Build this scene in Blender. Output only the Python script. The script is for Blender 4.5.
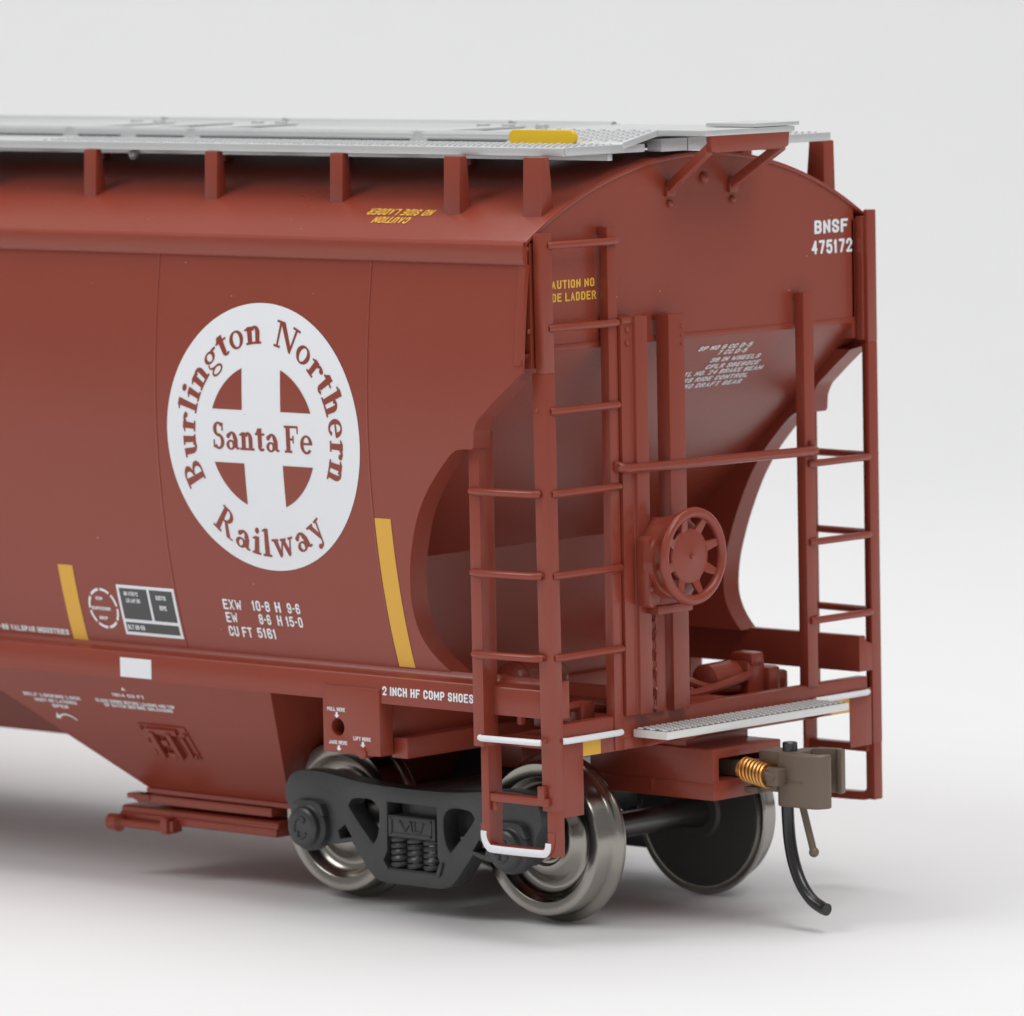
import bpy, bmesh, math
import numpy as np
from mathutils import Vector, Matrix
from mathutils.geometry import delaunay_2d_cdt

for o in list(bpy.data.objects):
    bpy.data.objects.remove(o, do_unlink=True)
S = 0.001                       # everything below is written in millimetres of the model
scene = bpy.context.scene
COL = scene.collection

# ------------------------------------------------------------------ camera
AZ, EL, ROLL, DIST, FPX = map(float, (42.387, 5.356, -1.052, 432.191, 6294.926))
TGT = Vector((-9.859, -10.0, 28.656))
a, e, r = math.radians(AZ), math.radians(EL), math.radians(ROLL)
fw = -Vector((math.sin(a)*math.cos(e), -math.cos(a)*math.cos(e), math.sin(e)))
rt = fw.cross(Vector((0, 0, 1))).normalized(); up = rt.cross(fw)
Rv = math.cos(r)*rt + math.sin(r)*up
Uv = -math.sin(r)*rt + math.cos(r)*up
cpos = (TGT - fw*DIST)*S
cd = bpy.data.cameras.new('camera'); cam = bpy.data.objects.new('camera', cd); COL.objects.link(cam)
cd.sensor_fit = 'HORIZONTAL'; cd.sensor_width = 36; cd.lens = FPX/1024*36
cd.clip_start = 0.02; cd.clip_end = 20
cd.dof.use_dof = True; cd.dof.focus_distance = 0.418; cd.dof.aperture_fstop = 110
cam.matrix_world = Matrix(((Rv.x, Uv.x, -fw.x, cpos.x), (Rv.y, Uv.y, -fw.y, cpos.y), (Rv.z, Uv.z, -fw.z, cpos.z), (0, 0, 0, 1)))
scene.camera = cam

# ------------------------------------------------------------------ light
world = bpy.data.worlds.new('World'); scene.world = world; world.use_nodes = True
bg = world.node_tree.nodes['Background']
bg.inputs[0].default_value = (1.0, 1.0, 1.0, 1); bg.inputs[1].default_value = 0.30
def area(name, loc, target, sx, sy, power, col=(1, 1, 1)):
    l = bpy.data.lights.new(name, 'AREA'); l.shape = 'RECTANGLE'; l.size = sx*S; l.size_y = sy*S
    l.energy = power; l.color = col
    o = bpy.data.objects.new(name, l); COL.objects.link(o)
    o.location = Vector(loc)*S
    d = (Vector(target) - Vector(loc)).normalized()
    o.rotation_euler = d.to_track_quat('-Z', 'Y').to_euler()
    return o
area('softbox_top', (-70, 60, 820), (-30, 20, 20), 620, 620, 3.5, (1, 1, 1))
area('softbox_left', (-300, -540, 640), (-30, 0, 25), 380, 380, 2.2, (1, 1, 1))
area('softbox_right', (500, -110, 660), (-5, 0, 25), 380, 380, 2.2, (1, 1, 1))
vs = scene.view_settings
vs.view_transform = 'Standard'; vs.look = 'None'; vs.gamma = 1; vs.exposure = 0.0; vs.use_curve_mapping = False

# ------------------------------------------------------------------ materials
def mat(name, col, rough=0.45, metal=0.0, var=0.05, bump=0.0, bscale=900.0, spec=0.5, rvar=0.06, coat=0.0):
    m = bpy.data.materials.new(name); m.use_nodes = True
    nt = m.node_tree; p = nt.nodes['Principled BSDF']
    p.inputs['Metallic'].default_value = metal
    p.inputs['Specular IOR Level'].default_value = spec
    if coat: p.inputs['Coat Weight'].default_value = coat; p.inputs['Coat Roughness'].default_value = .3
    tc = nt.nodes.new('ShaderNodeTexCoord')
    nz = nt.nodes.new('ShaderNodeTexNoise'); nz.inputs['Scale'].default_value = 90; nz.inputs['Detail'].default_value = 5
    nt.links.new(tc.outputs['Object'], nz.inputs['Vector'])
    mr = nt.nodes.new('ShaderNodeMapRange'); mr.inputs[3].default_value = 1-var; mr.inputs[4].default_value = 1+var
    nt.links.new(nz.outputs[0], mr.inputs[0])
    mx = nt.nodes.new('ShaderNodeVectorMath'); mx.operation = 'SCALE'; mx.inputs[0].default_value = col
    nt.links.new(mr.outputs[0], mx.inputs['Scale']); nt.links.new(mx.outputs[0], p.inputs['Base Color'])
    mr2 = nt.nodes.new('ShaderNodeMapRange'); mr2.inputs[3].default_value = rough-rvar; mr2.inputs[4].default_value = rough+rvar
    nt.links.new(nz.outputs[0], mr2.inputs[0]); nt.links.new(mr2.outputs[0], p.inputs['Roughness'])
    if bump:
        n2 = nt.nodes.new('ShaderNodeTexNoise'); n2.inputs['Scale'].default_value = bscale; n2.inputs['Detail'].default_value = 3
        nt.links.new(tc.outputs['Object'], n2.inputs['Vector'])
        b = nt.nodes.new('ShaderNodeBump'); b.inputs['Strength'].default_value = bump; b.inputs['Distance'].default_value = 0.0001
        nt.links.new(n2.outputs[0], b.inputs['Height']); nt.links.new(b.outputs[0], p.inputs['Normal'])
    return m
RED = mat('oxide_red_paint', (0.278, 0.050, 0.0285), 0.30, 0, 0.035, 0.10, 2200, 0.5)
SILVER = mat('silver_paint', (0.62, 0.63, 0.63), 0.36, 0.4, 0.06, 0.15, 1500)
BRIGHT = mat('bright_tread', (0.80, 0.81, 0.82), 0.25, 0.6, 0.03)
WMETAL = mat('bare_tread_metal', (0.82, 0.82, 0.80), 0.35, 0.15, 0.04, 0.1, 1500)
GAPSHADE = mat('tread_gap_shade', (0.10, 0.10, 0.104), 0.45, 0.3, 0.05)  # dark colour stands in for the shade in the tread's open gaps
STEEL = mat('blackened_nickel', (0.34, 0.32, 0.29), 0.21, 1.0, 0.06, 0.05, 3000)
STEELB = mat('dull_wheel_back', (0.075, 0.072, 0.070), 0.5, 0.3, 0.08, 0.1, 1500)
AXLE = mat('dark_axle', (0.15, 0.145, 0.14), 0.3, 0.9, 0.05)
BLACK = mat('truck_plastic', (0.048, 0.050, 0.052), 0.34, 0, 0.06, 0.2, 2000)
COUP = mat('coupler_metal', (0.175, 0.132, 0.100), 0.42, 0.25, 0.08, 0.15, 2000)
PIN = mat('trip_pin_steel', (0.06, 0.06, 0.062), 0.22, 0.7, 0.05)
BRONZE = mat('spring_bronze', (0.74, 0.38, 0.12), 0.38, 1.0, 0.05)
WHITE = mat('white_print', (0.86, 0.88, 0.91), 0.5, 0, 0.02)
YELLOW = mat('yellow_print', (0.78, 0.43, 0.055), 0.5, 0, 0.03)
YBLOCK = mat('yellow_grip_paint', (0.78, 0.50, 0.01), 0.45, 0, 0.04)
GREYP = mat('black_print', (0.075, 0.078, 0.078), 0.5, 0, 0.02)
PAPER = mat('white_paper', (0.80, 0.80, 0.803), 0.75, 0, 0.012, 0.12, 260, 0.25)

# ------------------------------------------------------------------ mesh helpers (mm)
class MB:
    def __init__(s): s.v = []; s.f = []
    def add(s, vs, fs):
        k = len(s.v); s.v += [tuple(map(float, p)) for p in vs]; s.f += [tuple(i+k for i in f) for f in fs]; return s
    def box(s, x0, x1, y0, y1, z0, z1):
        x0, x1 = min(x0, x1), max(x0, x1); y0, y1 = min(y0, y1), max(y0, y1); z0, z1 = min(z0, z1), max(z0, z1)
        return s.add([(x, y, z) for z in (z0, z1) for y in (y0, y1) for x in (x0, x1)],
                     [(0, 2, 3, 1), (4, 5, 7, 6), (0, 1, 5, 4), (2, 6, 7, 3), (0, 4, 6, 2), (1, 3, 7, 5)])
    def prism(s, poly, axis, a0, a1):
        n = len(poly)
        def P(u, v, w):
            return {'x': (w, u, v), 'y': (u, w, v), 'z': (u, v, w)}[axis]
        vs = [P(u, v, a0) for u, v in poly] + [P(u, v, a1) for u, v in poly]
        fs = [tuple(range(n))[::-1], tuple(range(n, 2*n))] + [(i, (i+1) % n, n+(i+1) % n, n+i) for i in range(n)]
        return s.add(vs, fs)
    def tube(s, pts, rad, n=10, cap=True, closed=False):
        pts = [Vector(p) for p in pts]; m = len(pts)
        rads = rad if isinstance(rad, (list, tuple)) else [rad]*m
        rings = []; ref = None
        for i in range(m):
            if closed: t = pts[(i+1) % m] - pts[i-1]
            else: t = pts[min(i+1, m-1)] - pts[max(i-1, 0)]
            t.normalize()
            if ref is None:
                ref = Vector((0, 0, 1)) if abs(t.z) < .9 else Vector((1, 0, 0))
            u = (ref - t*ref.dot(t)).normalized(); w = t.cross(u); ref = u
            rings.append([pts[i] + rads[i]*(math.cos(2*math.pi*k/n)*u + math.sin(2*math.pi*k/n)*w) for k in range(n)])
        vs = [p for rg in rings for p in rg]; fs = []
        for i in range(m if closed else m-1):
            j = (i+1) % m
            for k in range(n):
                fs.append((i*n+k, i*n+(k+1) % n, j*n+(k+1) % n, j*n+k))
        if cap and not closed: fs += [tuple(range(n))[::-1], tuple((m-1)*n+k for k in range(n))]
        return s.add(vs, fs)
    def lathe(s, prof, c, axis='y', n=64):
        # prof: (distance along axis, radius); c: centre in the two other coordinates
        vs = []; fs = []
        for (w, rr) in prof:
            for k in range(n):
                t = 2*math.pi*k/n; p, q = rr*math.cos(t), rr*math.sin(t)
                vs.append({'y': (c[0]+p, w, c[1]+q), 'x': (w, c[0]+p, c[1]+q), 'z': (c[0]+p, c[1]+q, w)}[axis])
        m = len(prof)
        for i in range(m-1):
            for k in range(n): fs.append((i*n+k, i*n+(k+1) % n, (i+1)*n+(k+1) % n, (i+1)*n+k))
        fs += [tuple(range(n))[::-1], tuple((m-1)*n+k for k in range(n))]
        return s.add(vs, fs)
    def sphere(s, c, rr, sc=(1, 1, 1), n=10, m=6):
        vs = []; fs = []
        for i in range(m+1):
            t = math.pi*i/m
            for k in range(n):
                q = 2*math.pi*k/n
                vs.append((c[0]+rr*sc[0]*math.sin(t)*math.cos(q), c[1]+rr*sc[1]*math.sin(t)*math.sin(q), c[2]+rr*sc[2]*math.cos(t)))
        for i in range(m):
            for k in range(n): fs.append((i*n+k, i*n+(k+1) % n, (i+1)*n+(k+1) % n, (i+1)*n+k))
        return s.add(vs, fs)
    def grid(s, rows, closed=False):
        n = len(rows[0]); vs = [p for rw in rows for p in rw]; fs = []
        for i in range(len(rows)-1):
            for k in range(n-1): fs.append((i*n+k, i*n+k+1, (i+1)*n+k+1, (i+1)*n+k))
        return s.add(vs, fs)
    def hexa(s, b, t):
        return s.add(list(b)+list(t), [(3, 2, 1, 0), (4, 5, 6, 7), (0, 1, 5, 4), (1, 2, 6, 5), (2, 3, 7, 6), (3, 0, 4, 7)])
    def mirror_y(s):
        k = MB(); k.v = [(x, -y, z) for x, y, z in s.v]; k.f = [f[::-1] for f in s.f]; return k

def obj(name, mb, m, parent=None, bevel=0.0, ang=38, seg=2, recalc=True, smooth=True):
    bm = bmesh.new()
    bv = [bm.verts.new((x*S, y*S, z*S)) for x, y, z in mb.v]
    for f in mb.f:
        try: bm.faces.new([bv[i] for i in f])
        except ValueError: pass
    bmesh.ops.remove_doubles(bm, verts=bm.verts, dist=1e-7)
    bmesh.ops.dissolve_degenerate(bm, edges=bm.edges, dist=1e-8)
    if recalc: bmesh.ops.recalc_face_normals(bm, faces=bm.faces)
    if bevel:
        ed = [x for x in bm.edges if len(x.link_faces) == 2 and x.calc_face_angle(0) > math.radians(ang)]
        if ed: bmesh.ops.bevel(bm, geom=ed, offset=bevel*S, segments=seg, profile=0.6, affect='EDGES', clamp_overlap=True)
    me = bpy.data.meshes.new(name); bm.to_mesh(me); bm.free()
    me.materials.append(m)
    if smooth:
        me.polygons.foreach_set('use_smooth', [True]*len(me.polygons))
        me.set_sharp_from_angle(angle=math.radians(ang))
    o = bpy.data.objects.new(name, me); COL.objects.link(o)
    if parent is not None: o.parent = parent
    return o
def both(name, mb, m, parent, **k):
    return obj(name, mb, m, parent, **k), obj(name, mb.mirror_y(), m, parent, **k)
def B(*c): return MB().box(*c)
def circ(cx, cz, rr, n=24, a0=0., a1=2*math.pi, sx=1, sz=1):
    return [(cx+sx*rr*math.cos(a0+(a1-a0)*i/n), cz+sz*rr*math.sin(a0+(a1-a0)*i/n)) for i in range(n)]
def catmull(pts, per=6):
    out = []; P = [pts[0]]+list(pts)+[pts[-1]]
    for i in range(1, len(P)-2):
        p0, p1, p2, p3 = [np.array(P[i+k-1], float) for k in range(4)]
        for j in range(per):
            t = j/per
            out.append(tuple(.5*((2*p1)+(-p0+p2)*t+(2*p0-5*p1+4*p2-p3)*t*t+(-p0+3*p1-3*p2+p3)*t**3)))
    out.append(tuple(pts[-1])); return out
def fill(polys, holes=()):
    """2-D union of polygons minus holes -> verts, triangles (no overlaps)"""
    vs = []; fs = []
    for p in list(polys)+list(holes):
        ar = sum(p[i-1][0]*p[i][1]-p[i][0]*p[i-1][1] for i in range(len(p)))
        if ar < 0: p = list(p)[::-1]
        k = len(vs); vs += [Vector((float(u), float(v))) for u, v in p]; fs.append(list(range(k, k+len(p))))
    nh = len(polys)
    rv, re, rf, ov, oe, of = delaunay_2d_cdt(vs, [], fs, 0, 1e-6, True)
    tr = [tuple(f) for f, o in zip(rf, of) if any(i < nh for i in o) and not any(i >= nh for i in o)]
    return [(v.x, v.y) for v in rv], tr
def solid(polys, holes, axis, a0, a1):
    v2, tr = fill(polys, holes); n = len(v2)
    P = lambda u, v, w: {'x': (w, u, v), 'y': (u, w, v), 'z': (u, v, w)}[axis]
    mb = MB(); ec = {}
    for t in tr:
        for i in range(3):
            e_ = (t[i], t[(i+1) % 3]); key = tuple(sorted(e_)); ec.setdefault(key, []).append(e_)
    fs = list(tr) + [tuple(i+n for i in t[::-1]) for t in tr]
    for k_, l in ec.items():
        if len(l) == 1: i, j = l[0]; fs.append((j, i, i+n, j+n))
    return mb.add([P(u, v, a0) for u, v in v2]+[P(u, v, a1) for u, v in v2], fs)

# ------------------------------------------------------------------ the setting: seamless paper
fh = Vector((fw.x, fw.y, 0)).normalized(); rh = Vector((fh.y, -fh.x, 0))
pr = [(-1200., 0.), (-300, 0), (0, 0), (330, 0)]
for i in range(1, 13):
    t = math.pi/2*i/12; pr.append((330+420*math.sin(t), 420-420*math.cos(t)))
pr += [(750, 700.), (750, 1500.)]
mb = MB(); rows = []
for d_, z_ in pr:
    rows.append([tuple(TGT*0 + Vector((-20, 0, -.212)) + fh*d_ + rh*w + Vector((0, 0, z_))) for w in np.linspace(-1500, 1500, 9)])
mb.grid(rows)
bd = obj('backdrop', mb, PAPER, None, recalc=False)
bd['kind'] = 'structure'; bd['label'] = 'seamless white paper surface curving up behind the model'; bd['category'] = 'backdrop'

# ------------------------------------------------------------------ the car
car = bpy.data.objects.new('hopper_car', None); COL.objects.link(car); car.empty_display_size = .01
car['label'] = 'oxide red model covered hopper railway car with round white emblem and silver roof walks'
car['category'] = 'model railway car'
XL = -202.0
_zz = [17.5, 18, 21.5, 25.2, 28.3, 31.4, 34, 37, 39, 41.2, 43.65, 45.7, 47.6]
_yy = [15.97, 16.1, 17.05, 17.9, 18.27, 18.57, 18.66, 18.7, 18.66, 18.5, 18.2, 17.95, 17.75]
_pc = np.polyfit(np.array(_zz)-33, _yy, 5)
def prof(z): return float(np.polyval(_pc, z-33))
ZC, RR = 19.354, 33.485
def roofz(y): return ZC + math.sqrt(RR*RR-y*y)

# side sheets with the scalloped cut-out at the end
low = catmull([(-10.1, 17.85), (-11.4, 19.0), (-12.3, 20.45), (-12.58, 22.47), (-12.32, 24.6), (-11.75, 26.7), (-10.9, 28.8), (-9.8, 30.55), (-8.6, 31.95), (-7.5, 33.05), (-6.9, 33.42)], 5)
upc = catmull([(-5.3, 34.7), (-4.9, 35.5), (-4.22, 36.1), (-3.3, 36.9), (-2.1, 37.85), (-0.95, 38.8)], 4)
edge = low + [(-6.3, 33.5), (-5.5, 33.52), (-5.36, 33.7)] + upc + [(-.95, z) for z in (40, 41.2, 42.4, 43.6, 44.8, 46.0)]
cols = [-202, -150, -100, -75, -60, -52, -44, -36, -30, -25, -20, -17, -15]
def sheet_rows(off):
    rows = []
    for (xr, z) in edge:
        y = -(prof(z)-(off if z < 38.3 else min(off, .35)))
        rw = [(x, y, z) for x in cols] + [(-15+(xr+15)*k/5, y, z) for k in range(1, 6)]
        rows.append(rw)
    return rows
ro = sheet_rows(0); ri = sheet_rows(1.7)
mb = MB(); mb.grid(ro); mb.grid([rw[::-1] for rw in ri])
mb.grid([[rw[-1] for rw in ro], [rw[-1] for rw in ri]])
mb.grid([[rw[0] for rw in ro], [rw[0] for rw in ri]])
mb.grid([ro[0], ri[0]]); mb.grid([ro[-1], ri[-1]])
side, side2 = both('side_sheet', mb, RED, car, ang=50)
# raised trim at the end of the side sheet
rows = []
for z in np.linspace(39.3, 46, 9):
    y = -prof(z); rows.append([(-1.6, y+.05, z), (-1.55, y-.08, z), (-1.45, y-.12, z), (-1.1, y-.12, z), (-.95, y-.05, z), (-.93, y+.3, z)])
mb = MB().grid(rows); mb.grid([rows[0], [(x, y+.2, z-.02) for x, y, z in rows[0]]])
both('corner_trim', mb, RED, car, ang=60)
# lapped seams between the side panels
def on_side(X, z, eps): return (X, -prof(z)-eps, z)
for xs in (-15.06, -35.6, -57.0, -78.5, -100, -121.5, -143, -164.5, -186):
    zs = np.linspace(18.0, 45.95, 22); mb = MB()
    mb.grid([[on_side(xs-.20, z, -.02), on_side(xs-.09, z, .045), on_side(xs+.03, z, .05), on_side(xs+.06, z, -.05)] for z in zs])
    obj('panel_seam', mb, RED, side, recalc=True, ang=70)
# eave plate
ep = [(-17.85, 45.92), (-18.1, 45.95), (-18.22, 46.05), (-18.32, 46.3), (-18.34, 47.2), (-18.28, 47.42), (-18.08, 47.56), (-17.85, 47.62)]
mb = MB().prism(ep, 'x', XL, -0.9)
both('eave_plate', mb, RED, car, ang=55)
# roof
ys = np.linspace(-18.12, 18.12, 41); mb = MB()
o1 = [[(x, y, roofz(y)) for y in ys] for x in (XL, -150, -100, -50, -20, -.82)]
i1 = [[(x, y, roofz(y)-.32) for y in ys] for x in (XL, -.82)]
mb.grid(o1); mb.grid([o1[-1], i1[-1]]); mb.grid([i1[0], o1[0]]); mb.grid(i1[::-1])
roof = obj('roof', mb, RED, car, bevel=.12, ang=50)
# end sheet (this end and the far end)
pl = [(-16.55, 40.1), (-16.55, 43), (-16.55, 46), (-16.55, 47.6)]
arc = [(y, roofz(y)-.3) for y in np.linspace(-16.5, 16.5, 35)]
poly = pl + arc + [(-y, z) for y, z in pl[::-1]]
endsheet = obj('end_sheet', MB().prism(poly, 'x', -1.7, -1.0), RED, car, ang=50)
obj('end_sheet', MB().prism([(-15.5, 15.5), (-prof(30)+.1, 30), (-prof(38)+.1, 38), (-17.8, 46)]+arc+[(17.8, 46), (prof(38)-.1, 38), (prof(30)-.1, 30), (15.5, 15.5)], 'x', XL, XL+.7), RED, car, ang=50)
obj('end_hem', MB().prism([(-16.5, 40.06), (16.5, 40.06), (16.5, 40.5), (-16.5, 40.5)], 'x', -1.4, -.93), RED, endsheet, bevel=.08)
both('corner_web', B(-7, -1.0, -17.55, -16.3, 39.0, 47.4), RED, car, bevel=.04)
# slope sheet and the upright sheet below it
def slope_pt(t): return (-1.05-16.1*t, 40.05-15.05*t)
rows = []
for t in np.linspace(0, 1, 9):
    x, z = slope_pt(t); w = prof(z)-.3
    rows.append([(x, y, z) for y in np.linspace(-w, w, 7)])
mb = MB(); mb.grid(rows); mb.grid([[(x-.45, y, z+.45) for x, y, z in rw] for rw in rows])
slope = obj('slope_sheet', mb, RED, car, recalc=False)
rows = [[(-17.15, y, z) for y in np.linspace(-(prof(max(z, 18))-.35), prof(max(z, 18))-.35, 7)] for z in np.linspace(25, 13.2, 8)]
mb = MB(); mb.grid(rows); mb.grid([[(x-.5, y, z) for x, y, z in rw] for rw in rows]); obj('bulkhead_sheet', mb, RED, car, recalc=False)
# side sill, end sill, centre sill, bolster
sp = [(-16.9, 15.4), (-16.9, 17.2), (-16.82, 17.35), (-16.6, 17.42), (-16.25, 17.52), (-16.12, 17.7), (-16.05, 17.95), (-15.4, 17.95), (-15.4, 15.4)]
sills = both('side_sill', MB().prism(sp, 'x', XL, -.02), RED, car, bevel=.06, ang=40); sill = sills[0]
ends = obj('end_sill', B(-1.0, -.12, -16.38, 16.38, 12.62, 15.02), RED, car, bevel=.1)
mb = B(-36, -1.1, -2.0, 2.0, 11.9, 14.6); mb.box(-31, -1.05, -2.9, 2.9, 14.3, 14.9)
obj('center_sill', mb, RED, car, bevel=.1)
obj('center_sill', B(-160, -44, -2.6, 2.6, 8.3, 14.5), RED, car, bevel=.1)
for xc in (-17.9, -184.1):
    mb = MB().hexa([(xc+1.5, -15.6, 11.5), (xc+3.0, -15.6, 11.5), (xc+3.0, 15.6, 11.5), (xc+1.5, 15.6, 11.5)], [(xc+1.5, -15.6, 12.95), (xc+3.0, -15.6, 12.95), (xc+3.0, 15.6, 12.95), (xc+1.5, 15.6, 12.95)])
    bol = obj('body_bolster', mb, RED, car, bevel=.1)
    obj('bolster_web', B(xc+1.0, xc+1.5, -15.4, 15.4, 12.8, 15.3), RED, bol, bevel=.05)
    obj('center_plate', B(xc-1.8, xc+1.8, -2.6, 2.6, 9.3, 11.95), RED, bol, bevel=.1)
# jacking pad, hole and its little marks
pad = MB(); pad.v = []; v2 = [(-21.5, 16.42), (-21.5, 11.72), (-16.1, 11.72), (-16.1, 16.42)]
pad = solid([v2], [circ(-20.1, 13.5, .62, 20)], 'y', -17.06, -15.7)
pads = both('jacking_pad', pad, RED, car, bevel=.05, ang=60)
obj('lift_lug', MB().lathe([(-17.25, .22), (-17.2, .36), (-16.2, .36)], (-17.7, 11.85), n=20), RED, pads[0])

# ------------------------------------------------------------------ hopper bays and outlet gates
def bay(xo):
    f = lambda X: X+xo
    top = [(f(-27.4), -16.25, 15.42), (f(-27.4), 16.25, 15.42), (f(-59.8), 16.25, 15.42), (f(-59.8), -16.25, 15.42)]
    bot = [(f(-32.15), -9.7, 6.3), (f(-32.15), 9.7, 6.3), (f(-46.45), 9.7, 6.3), (f(-46.45), -9.7, 6.3)]
    b = obj('hopper_bay', MB().hexa(bot, top), RED, car, bevel=.12)
    obj('bay_flange', B(f(-46.6), f(-32.0), -9.85, 9.85, 5.95, 6.35), RED, b, bevel=.08)
    g = obj('outlet_frame', B(f(-47.4), f(-33.6), -10.1, 10.1, 5.25, 5.88), RED, car, bevel=.1)
    obj('frame_lip', B(f(-48.3), f(-46.0), -10.2, -9.0, 5.5, 5.88), RED, g, bevel=.07)
    for k in range(4): obj('frame_bolt', MB().sphere((f(-48.0+.6*k), -9.6, 5.46), .16), RED, g)
    gp = [(-10.2, 3.85), (-10.35, 3.95), (-10.35, 4.45), (-10.15, 4.5), (-10.15, 4.85), (-9.9, 4.95), (9.9, 4.95), (10.15, 4.85), (10.15, 4.5), (10.35, 4.45), (10.35, 3.95), (10.2, 3.85)]
    obj('gate_hanger', B(f(-46.0), f(-34.0), -8.0, 8.0, 4.9, 5.3), RED, g)
    gt = obj('outlet_gate', MB().prism(gp, 'x', f(-48.9), f(-32.9)), RED, car, bevel=.07)
    mb = MB().lathe([(f(-49.35), .52), (f(-49.3), .62), (f(-48.35), .66), (f(-48.2), .5), (f(-48.0), .32), (f(-43.6), .32)], (-10.9, 3.75), axis='x', n=24)
    obj('gate_shaft', mb, RED, gt)
    mb = MB().lathe([(f(-49.42), .2), (f(-49.38), .33), (f(-49.35), .33)], (-10.9, 3.75), axis='x', n=20)
    obj('shaft_socket', mb, RED, gt)
    obj('shaft_bracket', B(f(-43.9), f(-43.2), -11.2, -10.0, 3.3, 4.5), RED, gt, bevel=.1)
    obj('shaft_bracket', B(f(-43.3), f(-42.8), -11.0, -10.0, 3.45, 4.3), RED, gt, bevel=.1)
    return b
bay0 = bay(0)
for k in (1, 2): bay(-61.7*k)
# bay-plane coordinates: X along, s downwards along the sloping side
BP0 = Vector((0, -16.25, 15.42)); BD = Vector((0, 6.55, -9.12)).normalized(); BN = Vector((0, -BD.z, BD.y)); BN = -BN if BN.y > 0 else BN
def on_bay(X, z, eps):
    s = (15.42-z)/(-BD.z); p = BP0+BD*s+BN*eps; return (X, p.y, p.z)
def bay_box(x0, x1, z0, z1, h, sk=0.0):
    c = [(x0, z0), (x1, z0), (x1+sk, z1), (x0+sk, z1)]
    return MB().hexa([on_bay(X, z, -.05) for X, z in c], [on_bay(X, z, h) for X, z in c])
card = obj('bracket_plate', bay_box(-43.5, -38.7, 9.25, 11.75, .10), RED, bay0, bevel=.04)
for x0, x1, z0, z1, h in [(-42.4, -41.9, 9.35, 11.4, .5), (-40.6, -40.15, 9.35, 11.4, .5), (-42.6, -39.6, 11.2, 11.6, .35), (-41.5, -40.9, 10.4, 10.8, .45), (-41.6, -40.8, 9.4, 9.8, .4), (-39.5, -39.2, 9.4, 11.0, .3)]:
    obj('bracket_rib', bay_box(x0, x1, z0, z1, h), RED, card, bevel=.04)
for X, z in [(-43.2, 11.5), (-43.1, 10.5), (-43.0, 9.6), (-39.0, 11.2), (-39.0, 9.5)]:
    obj('bracket_bolt', MB().sphere(on_bay(X, z, .15), .2), RED, card)

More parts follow.
